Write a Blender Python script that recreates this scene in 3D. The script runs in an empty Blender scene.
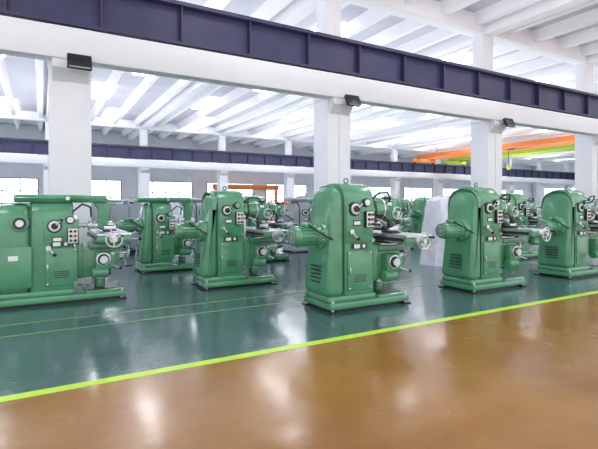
import bpy, bmesh, math, random
from mathutils import Vector, Matrix
random.seed(7)
ZOOM = False
sc = bpy.context.scene
try:
    sc.view_settings.view_transform = 'Standard'
    sc.view_settings.look = 'None'
    sc.view_settings.exposure = 0.35
except Exception as e:
    print(e)

# ---------------------------------------------------------------- materials
def mat(name, col, rough=0.5, metal=0.0, noise=0.0, nscale=4.0, coat=0.0, bump=0.0, bscale=20, emit=None, estr=0):
    m = bpy.data.materials.new(name); m.use_nodes = True
    nt = m.node_tree; b = nt.nodes['Principled BSDF']
    b.inputs['Base Color'].default_value = (*col, 1)
    b.inputs['Roughness'].default_value = rough
    b.inputs['Metallic'].default_value = metal
    if coat: b.inputs['Coat Weight'].default_value = coat; b.inputs['Coat Roughness'].default_value = 0.08
    geo = nt.nodes.new('ShaderNodeNewGeometry')
    if noise:
        n = nt.nodes.new('ShaderNodeTexNoise'); n.inputs['Scale'].default_value = nscale
        n.inputs['Detail'].default_value = 5
        nt.links.new(geo.outputs['Position'], n.inputs['Vector'])
        r = nt.nodes.new('ShaderNodeValToRGB')
        r.color_ramp.elements[0].position = 0.3; r.color_ramp.elements[1].position = 0.7
        r.color_ramp.elements[0].color = (*[c*(1-noise) for c in col], 1)
        r.color_ramp.elements[1].color = (*[min(1, c*(1+noise)) for c in col], 1)
        nt.links.new(n.outputs['Fac'], r.inputs['Fac'])
        nt.links.new(r.outputs['Color'], b.inputs['Base Color'])
    if bump:
        n2 = nt.nodes.new('ShaderNodeTexNoise'); n2.inputs['Scale'].default_value = bscale
        nt.links.new(geo.outputs['Position'], n2.inputs['Vector'])
        bp = nt.nodes.new('ShaderNodeBump'); bp.inputs['Strength'].default_value = bump
        bp.inputs['Distance'].default_value = 0.02
        nt.links.new(n2.outputs['Fac'], bp.inputs['Height'])
        nt.links.new(bp.outputs['Normal'], b.inputs['Normal'])
    if emit:
        b.inputs['Emission Color'].default_value = (*emit, 1)
        b.inputs['Emission Strength'].default_value = estr
    return m

GREEN = mat('green_machine_paint', (0.085, 0.300, 0.160), 0.25, noise=0.16, nscale=3, coat=0.6)
DGREEN = mat('green_machine_paint_dark', (0.03, 0.13, 0.065), 0.4, noise=0.1)
STEEL = mat('bright_steel', (0.66, 0.68, 0.70), 0.28, 0.8, noise=0.14, nscale=10)
DSTEEL = mat('dark_steel', (0.05, 0.06, 0.065), 0.4, 0.5, noise=0.2, nscale=10)
BLACK = mat('black_plastic', (0.012, 0.013, 0.017), 0.35, noise=0.1)
PLATE = mat('white_label', (0.85, 0.87, 0.86), 0.4, noise=0.03)
RED = mat('red_button', (0.6, 0.03, 0.02), 0.3, noise=0.05)
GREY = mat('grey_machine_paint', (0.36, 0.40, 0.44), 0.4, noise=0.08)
WHITE = mat('white_paint', (0.87, 0.87, 0.92), 0.5, noise=0.02, nscale=1.5)
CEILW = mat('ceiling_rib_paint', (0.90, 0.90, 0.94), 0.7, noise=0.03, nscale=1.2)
CEILS = mat('ceiling_slab_shaded_paint', (0.58, 0.58, 0.67), 0.7, noise=0.06, nscale=1.2)  # greyer than the ribs: shade between ribs put into the slab colour
WALLW = mat('wall_paint', (0.86, 0.87, 0.92), 0.7, noise=0.04, nscale=0.8)
PURPLE = mat('runway_steel_paint', (0.042, 0.042, 0.115), 0.45, noise=0.15, nscale=2)
ORANGE = mat('crane_orange_paint', (0.90, 0.27, 0.07), 0.4, noise=0.06)
YELGR = mat('crane_yellow_green_paint', (0.50, 0.66, 0.06), 0.4, noise=0.06)
PLASTIC = mat('plastic_wrap', (0.78, 0.80, 0.90), 0.3, noise=0.1, nscale=5, bump=0.8, bscale=9)
SKYL = mat('skylight_panel', (1, 1, 1), 0.5, emit=(0.97, 0.98, 1.0), estr=8)
WINM = mat('window_daylight', (0.8, 0.9, 1), 0.2, emit=(0.88, 0.94, 1.0), estr=2.2)
FRAME = mat('window_frame_paint', (0.25, 0.3, 0.4), 0.5, noise=0.05)
LINE = mat('floor_line_paint', (0.52, 0.82, 0.06), 0.35, noise=0.06, nscale=6)
THIN = mat('floor_thin_line_paint', (0.18, 0.38, 0.13), 0.35, noise=0.15, nscale=5)

def floor_mat(name, c0, c1, rough):
    m = bpy.data.materials.new(name); m.use_nodes = True
    nt = m.node_tree; b = nt.nodes['Principled BSDF']
    geo = nt.nodes.new('ShaderNodeNewGeometry')
    n = nt.nodes.new('ShaderNodeTexNoise'); n.inputs['Scale'].default_value = 0.7; n.inputs['Detail'].default_value = 8
    n.inputs['Roughness'].default_value = 0.65
    nt.links.new(geo.outputs['Position'], n.inputs['Vector'])
    r = nt.nodes.new('ShaderNodeValToRGB')
    r.color_ramp.elements[0].position = 0.35; r.color_ramp.elements[1].position = 0.68
    r.color_ramp.elements[0].color = (*c0, 1); r.color_ramp.elements[1].color = (*c1, 1)
    nt.links.new(n.outputs['Fac'], r.inputs['Fac']); nt.links.new(r.outputs['Color'], b.inputs['Base Color'])
    n2 = nt.nodes.new('ShaderNodeTexNoise'); n2.inputs['Scale'].default_value = 2.2; n2.inputs['Detail'].default_value = 6
    nt.links.new(geo.outputs['Position'], n2.inputs['Vector'])
    mr = nt.nodes.new('ShaderNodeMapRange')
    mr.inputs['To Min'].default_value = rough*0.6; mr.inputs['To Max'].default_value = rough*1.6
    nt.links.new(n2.outputs['Fac'], mr.inputs['Value']); nt.links.new(mr.outputs['Result'], b.inputs['Roughness'])
    n3 = nt.nodes.new('ShaderNodeTexNoise'); n3.inputs['Scale'].default_value = 3.5; n3.inputs['Detail'].default_value = 3
    nt.links.new(geo.outputs['Position'], n3.inputs['Vector'])
    bp = nt.nodes.new('ShaderNodeBump'); bp.inputs['Strength'].default_value = 0.15; bp.inputs['Distance'].default_value = 0.05
    nt.links.new(n3.outputs['Fac'], bp.inputs['Height']); nt.links.new(bp.outputs['Normal'], b.inputs['Normal'])
    b.inputs['Coat Weight'].default_value = 0.35; b.inputs['Coat Roughness'].default_value = 0.11
    return m
FGREEN = floor_mat('green_epoxy', (0.048, 0.104, 0.108), (0.076, 0.148, 0.150), 0.18)
FBROWN = floor_mat('ochre_epoxy', (0.27, 0.110, 0.010), (0.38, 0.175, 0.020), 0.22)

# ---------------------------------------------------------------- mesh helpers
class Part:
    def __init__(s, name):
        s.name = name; s.bm = bmesh.new(); s.mats = []
    def _add(s, t, m, M=None):
        if M is not None: bmesh.ops.transform(t, matrix=M, verts=t.verts)
        if m not in s.mats: s.mats.append(m)
        i = s.mats.index(m)
        for f in t.faces: f.material_index = i
        me = bpy.data.meshes.new('tmp'); t.to_mesh(me); t.free()
        s.bm.from_mesh(me); bpy.data.meshes.remove(me)
    def _bev(s, t, b, seg):
        if b <= 0: return
        bmesh.ops.recalc_face_normals(t, faces=t.faces)
        es = [e for e in t.edges if len(e.link_faces) == 2 and e.calc_face_angle(0) > 0.5]
        bmesh.ops.bevel(t, geom=es, offset=b, segments=seg, affect='EDGES', profile=0.5, clamp_overlap=True)
    def box(s, c, d, m, b=0.0, rot=None, seg=2):
        t = bmesh.new(); bmesh.ops.create_cube(t, size=1)
        bmesh.ops.scale(t, vec=d, verts=t.verts)
        s._bev(t, b, seg)
        M = Matrix.Translation(c)
        if rot: M = M @ Matrix.Rotation(rot[0], 4, rot[1])
        s._add(t, m, M)
    def cyl(s, p0, p1, r, m, r2=None, seg=24, b=0.0):
        p0 = Vector(p0); p1 = Vector(p1); d = p1-p0
        t = bmesh.new()
        bmesh.ops.create_cone(t, cap_ends=True, segments=seg, radius1=r, radius2=r if r2 is None else r2, depth=d.length)
        s._bev(t, b, 2)
        M = Matrix.Translation((p0+p1)/2) @ d.to_track_quat('Z', 'Y').to_matrix().to_4x4()
        s._add(t, m, M)
    def sph(s, c, r, m, sc_=(1, 1, 1)):
        t = bmesh.new(); bmesh.ops.create_uvsphere(t, u_segments=20, v_segments=12, radius=r)
        s._add(t, m, Matrix.Translation(c) @ Matrix.Diagonal((*sc_, 1)))
    def prism(s, pts, axis, a, b_, m, bev=0.0, seg=2, fn=None):
        t = bmesh.new()
        def mk(p, w):
            if axis == 'x': return (w, p[0], p[1])
            if axis == 'y': return (p[0], w, p[1])
            return (p[0], p[1], w)
        v0 = [t.verts.new(mk(p, a)) for p in pts]; v1 = [t.verts.new(mk(p, b_)) for p in pts]
        t.faces.new(v0); t.faces.new(v1)
        n = len(pts)
        for i in range(n): t.faces.new((v0[i], v0[(i+1) % n], v1[(i+1) % n], v1[i]))
        bmesh.ops.recalc_face_normals(t, faces=t.faces)
        s._bev(t, bev, seg)
        if fn:
            for v in t.verts: fn(v)
        s._add(t, m)
    def torus(s, c, axis, R, r, m, n=28, k=8):
        t = bmesh.new(); rows = []
        for i in range(n):
            a = 2*math.pi*i/n; row = []
            for j in range(k):
                q = 2*math.pi*j/k
                row.append(t.verts.new(((R+r*math.cos(q))*math.cos(a), (R+r*math.cos(q))*math.sin(a), r*math.sin(q))))
            rows.append(row)
        for i in range(n):
            for j in range(k):
                t.faces.new((rows[i][j], rows[(i+1) % n][j], rows[(i+1) % n][(j+1) % k], rows[i][(j+1) % k]))
        s._add(t, m, Matrix.Translation(c) @ Vector(axis).to_track_quat('Z', 'Y').to_matrix().to_4x4())
    def tube(s, pts, r, m, k=8):
        for i in range(len(pts)-1):
            s.cyl(pts[i], pts[i+1], r, m, seg=k); s.sph(pts[i+1], r, m)
    def wheel(s, c, axis, R, m=None, hm=None):
        m = m or STEEL; ax = Vector(axis).normalized(); c = Vector(c)
        s.torus(c, ax, R, R*0.1, m)
        s.cyl(c-ax*0.03, c+ax*0.03, R*0.28, m, seg=16)
        q = ax.to_track_quat('Z', 'Y')
        for k in range(3):
            a = k*2*math.pi/3+0.5; d = q @ Vector((math.cos(a), math.sin(a), 0))
            s.cyl(c, c+d*R, R*0.09, m, seg=8)
        d = q @ Vector((math.cos(0.5), math.sin(0.5), 0))
        s.cyl(c+d*R, c+d*R+ax*0.09, 0.014, hm or BLACK, r2=0.018, seg=10)
    def mesh(s):
        me = bpy.data.meshes.new(s.name); bmesh.ops.recalc_face_normals(s.bm, faces=s.bm.faces)
        s.bm.to_mesh(me); s.bm.free()
        for m in s.mats: me.materials.append(m)
        for p in me.polygons: p.use_smooth = True
        try: me.set_sharp_from_angle(angle=math.radians(35))
        except Exception as e: print(e)
        return me
    def obj(s, loc=(0, 0, 0), rz=0, parent=None):
        me = s.mesh(); o = bpy.data.objects.new(s.name, me)
        sc.collection.objects.link(o); o.location = loc; o.rotation_euler[2] = rz
        if parent: o.parent = parent
        return o

def arch(hw, z0, zs, zt, n=14, p=2.6):
    pts = [(-hw, z0), (hw, z0)]
    for i in range(n+1):
        a = math.pi*i/n; ca = math.cos(a); sa = math.sin(a)
        pts.append((hw*math.copysign(abs(ca)**(2/p), ca), zs+(zt-zs)*abs(sa)**(2/p)))
    return pts

# ---------------------------------------------------------------- milling machine meshes
def build_mill(kind, paint, dpaint, taper=0.10, ext=0.0):
    V = kind == 'V'
    H = 1.80 if V else (1.60 if ext == 0 else 1.54)
    cf = 0.09 if V else -0.02       # column front x
    xr = -0.70-ext                  # rear x
    parts = []
    # base
    p = Part('base')
    bx0, bx1 = -0.715-ext, 0.715
    p.box(((bx0+bx1)/2, 0, 0.02), (bx1-bx0-0.1, 0.62, 0.04), BLACK)  # black feet strip, also painting in the dark shadow under the plinth
    p.box(((bx0+bx1)/2, 0, 0.085), (bx1-bx0, 0.74, 0.095), paint, 0.025)
    p.box(((xr+cf)/2, 0, 0.17), (cf-xr+0.04, 0.67, 0.10), paint, 0.04, seg=3)
    p.prism([(0.14, -0.36), (0.60, -0.36), (0.70, -0.26), (0.70, 0.26), (0.60, 0.36), (0.14, 0.36)], 'z', 0.12, 0.165, paint, 0.012)
    p.box((0.42, 0, 0.168), (0.44, 0.56, 0.012), DSTEEL)
    for x in (bx0+0.055, bx1-0.055):
        for y in (-0.33, 0.33):
            p.cyl((x, y, 0.0), (x, y, 0.17), 0.022, STEEL, seg=10)
            p.box((x, y, 0.01), (0.14, 0.12, 0.02), BLACK, 0.004)
    parts.append(p)
    # column body
    p = Part('column_body')
    zs = H-0.34
    def tap(v):
        f = max(0.0, min(1.0, (v.co.z-0.3)/(H-0.3)))
        if v.co.x < -0.56-ext*0.6: v.co.x += taper*(f**1.5)-0.04*(1-f)
        v.co.y *= 1-0.06*f
    def tapy(v):
        f = max(0.0, min(1.0, (v.co.z-0.3)/(H-0.3))); v.co.y *= 1-0.04*f
    xm = -0.46-ext*0.35
    p.prism(arch(0.31, 0.2, zs, H), 'x', xm-0.01, cf, paint, 0.04, 3, fn=tapy)
    p.prism(arch(0.345, 0.2, zs-0.02, H-0.035), 'x', xr, xm+0.005, paint, 0.095, 4, fn=tap)
    p.prism(arch(0.318, 0.2, zs, H-0.005), 'x', xm+0.003, xm+0.02, dpaint, 0.0, fn=tapy)
    p.box((cf+0.02, -0.17, 0.78), (0.07, 0.09, 1.1), STEEL, 0.006)
    p.box((cf+0.02, 0.17, 0.78), (0.07, 0.09, 1.1), STEEL, 0.006)
    p.box((cf+0.005, 0.0, 0.78), (0.03, 0.25, 1.1), DSTEEL, 0.006)
    p.cyl((cf-0.02, 0, 1.16), (cf+0.06, 0, 1.16), 0.13, paint, b=0.01)
    # rear louvers
    for k in range(5):
        p.box((xr-0.03, 0, 0.40+0.055*k), (0.02, 0.26, 0.02), DSTEEL, 0.004)
    # lifting eye
    p.torus((-0.2, 0, H+0.045), (0, 1, 0), 0.035, 0.011, paint, n=16)
    p.cyl((-0.2, 0, H-0.02), (-0.2, 0, H+0.02), 0.03, paint, seg=14)
    parts.append(p)
    # motor
    p = Part('rear_motor')
    mz = 1.05; my = -0.06; xo = xr+0.70+0.02
    p.cyl((-0.62+xo, my, mz), (-0.75+xo, my, mz), 0.205, paint, r2=0.18, b=0.015, seg=36)
    for k in range(8):
        a = k*math.pi/4+0.3
        p.cyl((-0.74+xo, my+0.16*math.cos(a), mz+0.16*math.sin(a)), (-0.765+xo, my+0.16*math.cos(a), mz+0.16*math.sin(a)), 0.012, STEEL, seg=8)
    p.cyl((-0.74+xo, my, mz), (-0.82+xo, my, mz), 0.15, paint, r2=0.13, seg=32)
    p.cyl((-0.80+xo, my, mz), (-1.10+xo, my, mz), 0.12, paint, seg=32)
    for k in range(16):
        a = k*math.pi/8
        p.box((-0.945+xo, my+0.125*math.cos(a), mz+0.125*math.sin(a)), (0.24, 0.012, 0.03), paint, 0.0, rot=(a+math.pi/2, 'X'))
    p.cyl((-1.07+xo, my, mz), (-1.17+xo, my, mz), 0.148, paint, r2=0.125, b=0.015, seg=32)
    p.cyl((-1.165+xo, my, mz), (-1.178+xo, my, mz), 0.085, STEEL, seg=24)
    p.torus((-1.175+xo, my, mz), (1, 0, 0), 0.055, 0.008, DSTEEL, n=20)
    p.box((-0.93+xo, my, mz+0.155), (0.14, 0.11, 0.06), paint, 0.012)
    p.tube([(-0.93+xo, my-0.05, mz+0.16), (-0.86+xo, my-0.16, mz+0.08), (-0.68+xo, my-0.26, mz-0.04)], 0.012, BLACK)
    parts.append(p)
    # side control face
    p = Part('control_panel')
    y = -0.31
    zt = H-0.27
    p.box((-0.185, y-0.006, 0.56), (0.43, 0.03, 0.56), paint, 0.012)
    p.box((-0.37, y-0.03, 0.56), (0.02, 0.03, 0.09), STEEL, 0.005)
    p.box((-0.185, y+0.004, 1.21 if V else 1.08), (0.47, 0.03, 0.52 if V else 0.38), paint, 0.014)
    for q in range(4):
        p.box((-0.185, y-0.022, 0.40+q*0.03), (0.2, 0.008, 0.010), DSTEEL)
    p.cyl((-0.28, y+0.02, zt-0.10), (-0.28, y-0.04, zt-0.10), 0.10, DSTEEL, seg=28, b=0.006)
    p.cyl((-0.28, y-0.04, zt-0.10), (-0.28, y-0.05, zt-0.10), 0.078, PLATE, seg=28)
    p.cyl((-0.28, y-0.05, zt-0.10), (-0.28, y-0.09, zt-0.10), 0.045, BLACK, seg=20)
    p.cyl((-0.28, y-0.075, zt-0.10), (-0.19, y-0.11, zt-0.01), 0.010, STEEL, seg=8)
    p.sph((-0.19, y-0.11, zt-0.01), 0.023, BLACK)
    p.cyl((-0.07, y+0.04, zt-0.01), (-0.07, y-0.035, zt-0.01), 0.062, DSTEEL, seg=24, b=0.005)
    p.cyl((-0.07, y-0.035, zt-0.01), (-0.07, y-0.045, zt-0.01), 0.045, STEEL, seg=24)
    p.box((-0.035, y-0.03, zt-0.25), (0.15, 0.06, 0.24), BLACK, 0.012)
    p.box((-0.035, y-0.062, zt-0.25), (0.13, 0.008, 0.22), PLATE, 0.002)
    for i in range(2):
        for j in range(3):
            cc = [BLACK, RED, DGREEN][j] if i else [DGREEN, BLACK, BLACK][j]
            p.cyl((-0.065+0.06*i, y-0.06, zt-0.32+0.07*j), (-0.065+0.06*i, y-0.085, zt-0.32+0.07*j), 0.021, cc, seg=12)
    p.box((-0.24, y-0.014, zt-0.30), (0.13, 0.01, 0.08), BLACK)
    p.box((-0.24, y-0.019, zt-0.30), (0.11, 0.008, 0.05), PLATE)
    p.box((-0.20, y-0.024, 0.90), (0.26, 0.008, 0.07), DSTEEL)
    p.box((-0.25, y-0.029, 0.90), (0.10, 0.008, 0.055), PLATE)
    p.cyl((-0.13, y-0.02, 0.90), (-0.13, y-0.034, 0.90), 0.026, PLATE, seg=16)
    p.cyl((-0.36, y, zt-0.42), (-0.36, y-0.07, zt-0.42), 0.035, STEEL, seg=16)
    p.cyl((-0.36, y-0.06, zt-0.42), (-0.28, y-0.10, zt-0.52), 0.011, STEEL, seg=8)
    p.sph((-0.28, y-0.10, zt-0.52), 0.027, BLACK)
    for (dx, dz) in ((-0.37, 0.31), (0.0, 0.31), (-0.37, 0.81), (0.0, 0.81)):
        p.cyl((dx, y-0.02, dz), (dx, y-0.03, dz), 0.013, STEEL, seg=8)
    if cf > 0: p.cyl((0.04, y+0.02, 0.98), (0.04, y-0.03, 0.98), 0.03, STEEL, seg=16)
    if ext > 0:
        p.box((-0.80, y-0.03, 0.58), (0.46, 0.03, 0.60), paint, 0.014)
        p.cyl((-0.72, y, 1.22), (-0.72, y-0.06, 1.22), 0.12, paint, seg=28, b=0.01)
        p.cyl((-0.72, y-0.06, 1.22), (-0.72, y-0.07, 1.22), 0.085, DSTEEL, seg=28)
        p.cyl((-0.72, y-0.07, 1.22), (-0.72, y-0.09, 1.22), 0.05, STEEL, seg=28)
        p.box((-0.80, y-0.05, 0.72), (0.12, 0.01, 0.07), PLATE)
    parts.append(p)
    # overarm / head
    if V:
        p = Part('milling_head')
        p.prism([(-0.16, 1.33), (0.16, 1.33), (0.2, 1.40), (0.15, 1.56), (-0.15, 1.56), (-0.2, 1.40)], 'x', cf-0.04, 0.40, paint, 0.02)
        p.cyl((0.20, 0, 1.42), (0.235, 0, 1.42), 0.20, DSTEEL, seg=28)  # dark collars here and below paint in the shadow around the head
        p.cyl((0.38, 0, 1.42), (0.50, 0, 1.42), 0.17, paint, b=0.02, seg=28)
        p.cyl((0.40, 0, 1.42), (0.425, 0, 1.42), 0.18, STEEL, seg=28)
        p.box((0.58, 0, 1.40), (0.24, 0.26, 0.34), paint, 0.05, seg=3)
        p.cyl((0.60, 0, 1.05), (0.60, 0, 1.28), 0.075, STEEL, r2=0.12, b=0.008)
        p.cyl((0.60, 0, 1.28), (0.60, 0, 1.225), 0.125, DSTEEL)
        p.cyl((0.60, 0, 1.10), (0.60, 0, 1.04), 0.055, STEEL)
        p.cyl((0.58, 0, 1.56), (0.58, 0, 1.61), 0.08, DSTEEL, seg=20)
        p.cyl((0.58, 0, 1.61), (0.58, 0, 1.64), 0.04, STEEL, seg=16)
        p.wheel((0.62, -0.21, 1.36), (0, -1, 0), 0.09)
        p.cyl((0.62, -0.12, 1.36), (0.62, -0.21, 1.36), 0.022, STEEL, seg=10)
        p.box((0.52, -0.135, 1.50), (0.12, 0.02, 0.07), BLACK)
        p.box((0.52, -0.147, 1.50), (0.09, 0.008, 0.05), PLATE)
        p.tube([(0.05, -0.24, 1.55), (0.18, -0.30, 1.66), (0.36, -0.28, 1.67), (0.48, -0.20, 1.60), (0.53, -0.12, 1.52)], 0.015, BLACK)
        p.tube([(cf-0.02, -0.24, 1.26), (0.22, -0.33, 1.34), (0.34, -0.33, 1.26)], 0.011, BLACK)
        p.cyl((0.34, -0.33, 1.27), (0.39, -0.32, 1.17), 0.028, DSTEEL, r2=0.06, seg=16)
        p.tube([(cf, -0.10, 1.24), (0.2, -0.16, 1.30), (0.42, -0.15, 1.22), (0.48, -0.1, 1.12)], 0.010, STEEL)
        parts.append(p)
    else:
        p = Part('overarm')
        x0 = -0.76 if ext == 0 else -0.80
        p.prism([(-0.17, H-0.02), (0.17, H-0.02), (0.22, H+0.05), (0.16, H+0.10), (-0.16, H+0.10), (-0.22, H+0.05)], 'x', x0, 0.46, paint, 0.02)
        p.prism([(0.28, H+0.07), (0.44, H+0.08), (0.52, H+0.02), (0.54, H-0.10), (0.50, 1.22), (0.46, 1.08), (0.36, 1.08), (0.33, 1.22), (0.34, H-0.12), (0.28, H-0.05)], 'y', -0.10, 0.10, paint, 0.025)
        p.cyl((cf, 0, 1.16), (0.60, 0, 1.16), 0.025, STEEL, seg=14)
        for k in range(5):
            p.cyl((cf+0.08+k*0.07, 0, 1.16), (cf+0.11+k*0.07, 0, 1.16), 0.042 if k != 2 else 0.07, STEEL, seg=20)
        p.cyl((0.30, 0, 1.16), (0.56, 0, 1.16), 0.06, STEEL, seg=20)
        p.tube([(cf-0.05, -0.26, 1.35), (0.1, -0.28, 1.5), (0.22, -0.2, 1.45), (0.24, -0.08, 1.30)], 0.013, BLACK)
        p.cyl((-0.1, -0.20, H+0.045), (-0.1, -0.27, H+0.045), 0.03, STEEL, seg=10)
        parts.append(p)
    # knee
    kx = 0.06 if V else (-0.05 if ext == 0 else 0.03)
    p = Part('knee')
    p.prism([(cf+0.05, 0.34), (0.22+kx, 0.36), (0.58+kx, 0.54), (0.62+kx, 0.62), (0.62+kx, 0.80), (cf+0.05, 0.80)], 'y', -0.2, 0.2, paint, 0.025)
    p.box((cf+0.08, 0, 0.64), (0.10, 0.48, 0.52), paint, 0.02)
    p.cyl((0.34+kx, 0, 0.16), (0.34+kx, 0, 0.48), 0.05, STEEL)
    p.cyl((0.34+kx, 0, 0.16), (0.34+kx, 0, 0.30), 0.085, paint, b=0.01)
    p.box((0.40+kx, -0.27, 0.62), (0.30, 0.16, 0.28), paint, 0.03, seg=3)
    p.cyl((0.36+kx, -0.34, 0.64), (0.36+kx, -0.375, 0.64), 0.105, STEEL, seg=28, b=0.005)
    p.cyl((0.36+kx, -0.375, 0.64), (0.36+kx, -0.385, 0.64), 0.085, DSTEEL, seg=28)
    p.cyl((0.36+kx, -0.38, 0.64), (0.36+kx, -0.43, 0.64), 0.045, PLATE, r2=0.06, seg=20)
    p.cyl((0.20+kx, -0.30, 0.43), (0.44+kx, -0.30, 0.43), 0.08, paint, seg=24, b=0.01)
    p.cyl((0.44+kx, -0.30, 0.43), (0.47+kx, -0.30, 0.43), 0.05, DSTEEL, seg=24)
    p.box((0.50+kx, -0.352, 0.73), (0.05, 0.008, 0.04), PLATE)
    p.wheel((0.76+kx, -0.08, 0.70), (1, 0, 0), 0.11)
    p.cyl((0.6+kx, -0.08, 0.70), (0.76+kx, -0.08, 0.70), 0.032, STEEL, seg=14)
    p.cyl((0.58+kx, 0.1, 0.62), (0.74+kx, 0.1, 0.62), 0.03, STEEL, seg=14)
    p.tube([(0.73+kx, 0.1, 0.62), (0.76+kx, 0.1, 0.46)], 0.014, STEEL)
    p.cyl((0.75+kx, 0.1, 0.46), (0.87+kx, 0.1, 0.46), 0.018, BLACK, seg=10)
    p.tube([(0.55+kx, -0.34, 0.72), (0.66+kx, -0.42, 0.82)], 0.010, STEEL); p.sph((0.66+kx, -0.42, 0.82), 0.024, BLACK)
    p.tube([(0.48+kx, -0.34, 0.55), (0.60+kx, -0.44, 0.50)], 0.010, STEEL); p.sph((0.60+kx, -0.44, 0.50), 0.024, BLACK)
    parts.append(p)
    # saddle + table
    p = Part('work_table')
    X = 0.47+kx; w = 0.24
    p.box((X-0.05, 0, 0.84), (0.50, 0.50, 0.09), paint, 0.015)
    p.cyl((X, 0, 0.875), (X, 0, 0.925), 0.23, STEEL, seg=32)
    p.box((X, 0, 0.93), (0.40, 0.64, 0.04), DSTEEL, 0.008)
    prof = [(X-w, 0.945), (X+w, 0.945), (X+w, 1.06)]
    for cx in (0.13, 0.0, -0.13):
        prof += [(X+cx+0.012, 1.06), (X+cx+0.012, 1.03), (X+cx-0.012, 1.03), (X+cx-0.012, 1.06)]
    prof += [(X-w, 1.06)]
    p.prism(prof, 'y', -0.72, 0.72, STEEL)
    for q in (-1, 1):
        p.box((X+q*(w+0.008), 0, 0.99), (0.016, 1.4, 0.05), DSTEEL)
    for sgn in (-1, 1):
        p.box((X, sgn*0.745, 0.975), (0.50, 0.055, 0.09), paint, 0.02)
        p.box((X, sgn*0.745, 1.04), (0.48, 0.05, 0.04), STEEL, 0.006)
        p.cyl((X-0.02, sgn*0.76, 0.98), (X-0.02, sgn*0.83, 0.98), 0.068, STEEL, r2=0.055, seg=20)
        p.cyl((X-0.02, sgn*0.82, 0.98), (X-0.02, sgn*0.88, 0.98), 0.035, STEEL, r2=0.03, seg=16)
        p.wheel((X-0.02, sgn*0.87, 0.98), (0, sgn, 0), 0.115)
    p.box((X+0.28, -0.05, 0.92), (0.07, 0.24, 0.12), paint, 0.015)
    p.tube([(X+0.29, -0.05, 0.95), (X+0.44, -0.10, 1.06)], 0.011, STEEL); p.sph((X+0.44, -0.10, 1.06), 0.026, BLACK)
    p.tube([(X+0.29, -0.14, 0.93), (X+0.46, -0.20, 0.93)], 0.011, STEEL); p.sph((X+0.46, -0.20, 0.93), 0.026, BLACK)
    p.box((X, -0.16, 1.08), (0.18, 0.24, 0.04), DSTEEL, 0.008)
    p.box((X, -0.07, 1.12), (0.18, 0.05, 0.08), DSTEEL, 0.008)
    p.box((X, -0.21, 1.115), (0.18, 0.05, 0.07), STEEL, 0.008)
    p.tube([(X, -0.28, 1.09), (X, -0.36, 1.09)], 0.014, STEEL)
    parts.append(p)
    return [(q.name, q.mesh()) for q in parts]

MV = build_mill('V', GREEN, DGREEN)
MT = build_mill('V', GREEN, DGREEN, taper=0.19)
MH = build_mill('H', GREEN, DGREEN)
ML = build_mill('H', GREEN, DGREEN, taper=0.05, ext=0.38)
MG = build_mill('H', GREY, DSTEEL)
def place(meshes, x, y, rz=0, name='milling_machine', s=1.0):
    e = bpy.data.objects.new(name, None); sc.collection.objects.link(e)
    e.location = (x, y, 0.0); e.rotation_euler[2] = rz; e.scale = (s, s, s)
    for n, me in meshes:
        o = bpy.data.objects.new(n, me); sc.collection.objects.link(o); o.parent = e
    return e

place(MV, 4.13, 5.46)
place(MT, 6.98, 5.44)
place(MT, 9.85, 5.46)
place(ML, 0.45, 7.95)
place(MT, 3.14, 7.92, s=0.97)
place(MV, 5.95, 7.95, s=0.97)
place(MV, 11.6, 7.95)
place(MV, 14.3, 7.95)
place(MH, 2.55, 10.4, s=0.97)
place(MV, 5.0, 10.8, s=0.95)
place(MH, 9.2, 11.0)
for (x, y) in ((8.6, 14.2), (11.6, 14.2), (14.6, 14.2), (17.6, 14.0), (13.5, 11.2), (16.2, 11.2), (20.5, 11.2), (10.6, 18.0), (17, 18.2), (24.0, 18.2)):
    place(MV, x, y)
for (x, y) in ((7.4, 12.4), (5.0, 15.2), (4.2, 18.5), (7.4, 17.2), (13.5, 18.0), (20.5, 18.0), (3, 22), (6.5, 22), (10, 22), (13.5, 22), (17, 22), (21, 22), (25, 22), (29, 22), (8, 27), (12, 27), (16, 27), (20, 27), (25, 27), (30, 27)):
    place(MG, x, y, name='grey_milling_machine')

# ---------------------------------------------------------------- plastic wrapped machine
def wrapped(x, y):
    t = Part('plastic_wrapped_machine')
    bm = bmesh.new(); rows = []
    n = 40
    levels = [(0.0, 0.76, 0.42, 0), (0.25, 0.72, 0.40, 0), (0.55, 0.66, 0.40, 0), (0.85, 0.66, 0.46, 0.05), (1.05, 0.62, 0.44, 0.03),
              (1.2, 0.52, 0.36, -0.06), (1.4, 0.46, 0.34, -0.1), (1.58, 0.40, 0.30, -0.12), (1.66, 0.28, 0.22, -0.12), (1.69, 0.1, 0.08, -0.12)]
    for (z, a, b, ox) in levels:
        row = []
        for i in range(n):
            th = 2*math.pi*i/n; c, s_ = math.cos(th), math.sin(th)
            f = 1+0.035*math.sin(9*th+z*3)+random.uniform(-.02, .02)
            row.append(bm.verts.new((ox+a*f*math.copysign(abs(c)**0.6, c), b*f*math.copysign(abs(s_)**0.6, s_), z+(random.uniform(-.02, .02) if z > 0 else 0))))
        rows.append(row)
    for k in range(len(rows)-1):
        for i in range(n):
            bm.faces.new((rows[k][i], rows[k][(i+1) % n], rows[k+1][(i+1) % n], rows[k+1][i]))
    bm.faces.new(rows[-1]); bm.faces.new(rows[0][::-1])
    t._add(bm, PLASTIC)
    return t.obj((x, y, 0))
wrapped(8.95, 8.05)
wrapped(3.2, 13.4)

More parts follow.
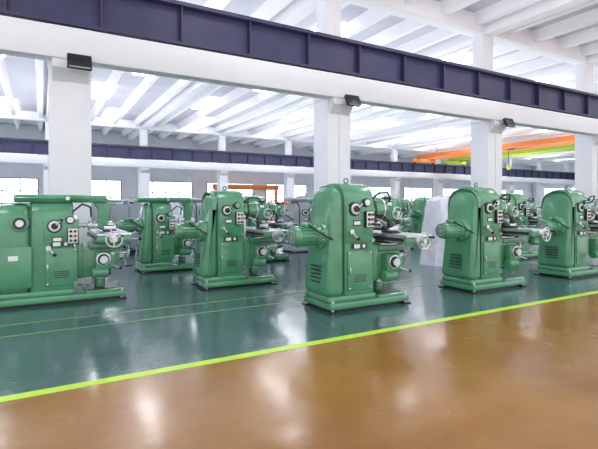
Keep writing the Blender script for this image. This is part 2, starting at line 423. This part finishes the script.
def cabinet(x, y, w=1.1, d=0.5, h=1.5, rz=0):
    p = Part('tool_cabinet')
    p.box((0, 0, 0.05), (w-0.08, d-0.06, 0.1), BLACK)
    p.box((0, 0, h/2+0.05), (w, d, h-0.1), FRAME, 0.015)
    for s_ in (-1, 1):
        p.box((s_*w/4, -d/2-0.008, h/2+0.05), (w/2-0.03, 0.02, h-0.2), GREY, 0.006)
        p.box((s_*0.05, -d/2-0.03, h/2+0.1), (0.02, 0.03, 0.14), STEEL, 0.004)
    return p.obj((x, y, 0), rz)
cabinet(2.3, 14.6); cabinet(3.7, 16.6, h=1.2); cabinet(-0.8, 13.5, h=1.3); cabinet(-2.6, 13.5, h=1.6); cabinet(0.9, 14.0, h=1.6)

def shelf(x, y):
    p = Part('parts_rack')
    for sx in (-1, 1):
        for sy in (-1, 1): p.box((sx*0.95, sy*0.3, 1.0), (0.05, 0.05, 2.0), PURPLE)
    for k, z in enumerate((0.2, 0.8, 1.4, 1.95)):
        p.box((0, 0, z), (1.95, 0.65, 0.04), GREY)
        if z < 1.9:
            for j in range(5):
                h = 0.3*random.uniform(.6, 1)
                p.box((-0.75+j*0.38, 0, z+0.02+h/2), (0.3, 0.45, h), random.choice([GREEN, DSTEEL, PLATE, STEEL, ORANGE]), 0.01)
    return p.obj((x, y, 0))
for i, x in enumerate(range(0, 46, 3)): shelf(2+x, 32.8 if i % 2 else 32.0)

# ---------------------------------------------------------------- room shell
X0, X1, YB, YF = -10.0, 62.0, 40.0, 1.0
YL = 4.13
p = Part('floor')
p.box(((X0+X1)/2, (YL+YB)/2, -0.1), (X1-X0, YB-YL, 0.2), FGREEN)
p.box(((X0+X1)/2, (YL-16)/2, -0.1), (X1-X0, YL+16, 0.2), FBROWN)
p.obj()
p = Part('trim_floor_line'); p.box(((X0+X1)/2, YL, 0.0015), (X1-X0, 0.11, 0.003), LINE); p.obj()
p = Part('trim_floor_thin_lines')
for yy in (6.05, 6.62): p.box((-1.2, yy, 0.0015), (17.6, 0.03, 0.003), THIN)
p.obj()

COLX = [0.47-12+6*k for k in range(0, 13)]
COLX = [x for x in COLX if X0+1 < x < X1-1]
ZR = 7.15
p = Part('ceiling')
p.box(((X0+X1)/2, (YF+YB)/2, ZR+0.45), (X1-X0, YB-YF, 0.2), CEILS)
k = 0
for cx in COLX[:-1]:
    for yy in (5.0, 14.0, 20.0, 26.0, 32.0):
        off = 2.22 if (k % 2) else 3.72
        p.box((cx+off, yy, ZR+0.32), (1.08, 3.4, 0.06), SKYL)
        k += 1
    k += 1
p.obj()
p = Part('trim_ceiling_ribs')
x = X0+0.97
while x < X1:
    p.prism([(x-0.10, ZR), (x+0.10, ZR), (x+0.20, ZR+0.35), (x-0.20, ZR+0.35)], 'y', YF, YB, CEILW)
    x += 1.5
p.obj()
p = Part('trim_ceiling_beams')
for cx in COLX:
    p.box((cx, (YF+YB)/2, ZR+0.05), (0.4, YB-YF-0.02, 0.59), WHITE, 0.02)
p.obj()

def column(x, y, box=False):
    p = Part('concrete_column')
    p.box((x, y, 2.05), (0.70, 0.66, 4.1), WHITE, 0.025)
    p.prism([(y-0.30, 3.7), (y-0.30, 4.1), (y-0.52, 4.1), (y-0.52, 3.95)], 'x', x-0.3, x+0.3, WHITE)
    p.box((x, y-0.08, 4.40), (0.74, 0.80, 0.62), WHITE, 0.02)
    p.box((x, y+0.14, 5.7), (0.5, 0.42, 3.0), WHITE, 0.02)
    if box:
        p.box((x-0.05, y-0.38, 1.5), (0.3, 0.12, 0.4), GREY, 0.01)
        p.cyl((x, y-0.345, 1.7), (x, y-0.345, 3.7), 0.018, PLATE, seg=8)
    return p.obj()
for i, cx in enumerate(COLX):
    column(cx, 9.6, i > 1); column(cx, 34.0)

def runway(y):
    L = X1-X0-0.1; xc = (X0+X1)/2
    p = Part('trim_concrete_beam')
    p.box((xc, y, 4.39), (L, 0.34, 0.58), WHITE, 0.02)
    p.obj()
    p = Part('crane_runway_girder')
    z0, z1 = 4.715, 5.55
    p.box((xc, y, z0+0.03), (L, 0.36, 0.05), PURPLE)
    p.box((xc, y, z1-0.03), (L, 0.42, 0.05), PURPLE)
    p.box((xc, y, (z0+z1)/2), (L, 0.04, z1-z0-0.06), PURPLE)
    xx = X0+0.47
    while xx < X1:
        p.box((xx, y, (z0+z1)/2), (0.03, 0.30, z1-z0-0.08), PURPLE); xx += 1.5
    p.box((xc, y, z1+0.05), (L, 0.07, 0.10), DSTEEL)
    p.obj()
runway(9.22); runway(33.6)
p = Part('trim_roof_beam')
p.box(((X0+X1)/2, 9.75, ZR+0.18), (X1-X0-0.1, 0.45, 0.74), WHITE, 0.02)
p.box(((X0+X1)/2, 34.15, ZR+0.18), (X1-X0-0.1, 0.45, 0.74), WHITE, 0.02)
p.obj()

p = Part('wall_back'); p.box(((X0+X1)/2, YB+0.1, 3.75), (X1-X0, 0.2, 7.5), WALLW); p.obj()
p = Part('wall_right'); p.box((X1+0.1, (YB-16)/2, 3.75), (0.2, YB+16, 7.5), WALLW); p.obj()
p = Part('wall_left'); p.box((X0-0.1, (YB+9)/2, 3.75), (0.2, YB-9, 7.5), WALLW); p.obj()
p = Part('baseboard_back'); p.box(((X0+X1)/2, YB-0.012, 0.5), (X1-X0, 0.02, 1.0), FRAME); p.obj()
p = Part('baseboard_right'); p.box((X1-0.012, 20, 0.5), (0.02, 39, 1.0), FRAME); p.obj()

wi = 1
def window(c, w, h, axis):
    global wi
    p = Part('window_%d' % wi); wi += 1
    def bx(u, z, du, dz, th, m):
        if axis == 'y': p.box((c[0]+u, c[1]-th/2, c[2]+z), (du, th, dz), m)
        elif axis == 'x-': p.box((c[0]-th/2, c[1]+u, c[2]+z), (th, du, dz), m)
        else: p.box((c[0]+th/2, c[1]+u, c[2]+z), (th, du, dz), m)
    bx(0, 0, w, h, 0.02, WINM)
    for u in [-w/2+i*w/4 for i in range(5)]: bx(u, 0, 0.07, h, 0.06, FRAME)
    for z in (-h/2, 0, h/2): bx(0, z, w+0.07, 0.07, 0.06, FRAME)
    p.obj()
for cx in COLX[:-1]: window((cx+3, YB, 2.5), 4.6, 1.9, 'y')
for cx in COLX[:-1]: window((cx+3, YB, 5.6), 4.6, 1.2, 'y')
for yy in (6, 14, 21, 28, 36): window((X1, yy, 2.6), 4.6, 2.2, 'x-')
for yy in (14, 21, 28, 36): window((X0, yy, 2.8), 5.0, 3.0, 'x+')  # unseen left wall: glowing windows added to light up the ceiling

def flood(x, y, z):
    p = Part('floodlight')
    p.box((x, y-0.20, z), (0.40, 0.10, 0.28), BLACK, 0.02, rot=(math.radians(-25), 'X'))
    p.box((x, y-0.253, z-0.025), (0.34, 0.012, 0.22), GREY, 0.0, rot=(math.radians(-25), 'X'))
    p.box((x, y-0.08, z), (0.06, 0.15, 0.05), DSTEEL)
    p.obj()
for cx in COLX[:7]: flood(cx+0.12, 9.07, 4.02)

def crane(X, m, z, trolley_y, d):
    p = Part('overhead_crane')
    ya, yb = 9.22, 33.6
    for dx in (-0.8, 0.8):
        p.box((X+dx, (ya+yb)/2, z+0.18+d/2), (0.4, yb-ya, d), m, 0.01)
    for yy in (ya, yb):
        p.box((X, yy, z+0.06), (3.2, 0.3, 0.36), m, 0.02)
        for dx in (-1.3, 1.3): p.cyl((X+dx, yy-0.06, z-0.06), (X+dx, yy+0.06, z-0.06), 0.15, DSTEEL, seg=16)
    p.box((X, trolley_y, z+0.05+d), (1.8, 1.6, 0.2), m, 0.03)
    p.cyl((X-0.5, trolley_y, z+0.0+d), (X+0.5, trolley_y, z+0.0+d), 0.22, DSTEEL)
    p.cyl((X, trolley_y, z+0.4), (X, trolley_y, z-1.2), 0.03, DSTEEL, seg=8)
    p.box((X, trolley_y, z-1.3), (0.3, 0.2, 0.4), YELGR, 0.03)
    p.torus((X, trolley_y, z-1.6), (0, 1, 0), 0.12, 0.03, DSTEEL)
    p.obj()
crane(34.0, ORANGE, 5.87, 24.0, 0.4)
crane(38.5, YELGR, 5.87, 20.0, 0.7)
p = Part('wall_jib_crane')
p.box((16.5, 38.5, 3.05), (6.5, 0.3, 0.45), ORANGE, 0.02)
for x in (13.5, 19.5):
    p.box((x, 38.5, 1.42), (0.25, 0.25, 2.84), ORANGE, 0.02); p.box((x, 38.5, 0.03), (0.6, 0.6, 0.06), DSTEEL)
p.obj()

# ---------------------------------------------------------------- lights
w = bpy.data.worlds.new('World'); sc.world = w; w.use_nodes = True
w.node_tree.nodes['Background'].inputs['Color'].default_value = (0.93, 0.96, 1.0, 1)
w.node_tree.nodes['Background'].inputs['Strength'].default_value = 1.25
def area(loc, rot, sx, sy, power, col=(1, 1, 1)):  # fill panels added to brighten the ceiling, no lamp fixtures behind them
    l = bpy.data.lights.new('ceiling_fill_light', 'AREA'); l.shape = 'RECTANGLE'; l.size = sx; l.size_y = sy; l.energy = power; l.color = col
    o = bpy.data.objects.new('ceiling_fill_light', l); sc.collection.objects.link(o); o.location = loc; o.rotation_euler = rot
for x in (-2, 12, 26, 40):
    for y in (15, 27):
        area((x+3, y, 3.9), (math.pi, 0, 0), 12, 9, 400, (0.96, 0.96, 1))
for x in (4, 20, 38):
    area((x+3, 6.0, 4.4), (math.pi, 0, 0), 12, 4, 130, (0.96, 0.96, 1))

# ---------------------------------------------------------------- camera
cam = bpy.data.cameras.new('Camera'); co = bpy.data.objects.new('Camera', cam); sc.collection.objects.link(co)
co.location = (0, 0, 1.5)
co.rotation_euler = (math.radians(90), 0, -math.radians(29.8))
cam.sensor_width = 36; cam.lens = 450/598*36
cam.shift_y = -20.5/598
cam.clip_end = 300
sc.camera = co
if ZOOM:
    cam.lens *= 3.2; cam.shift_y = -0.34; cam.shift_x = 0.33
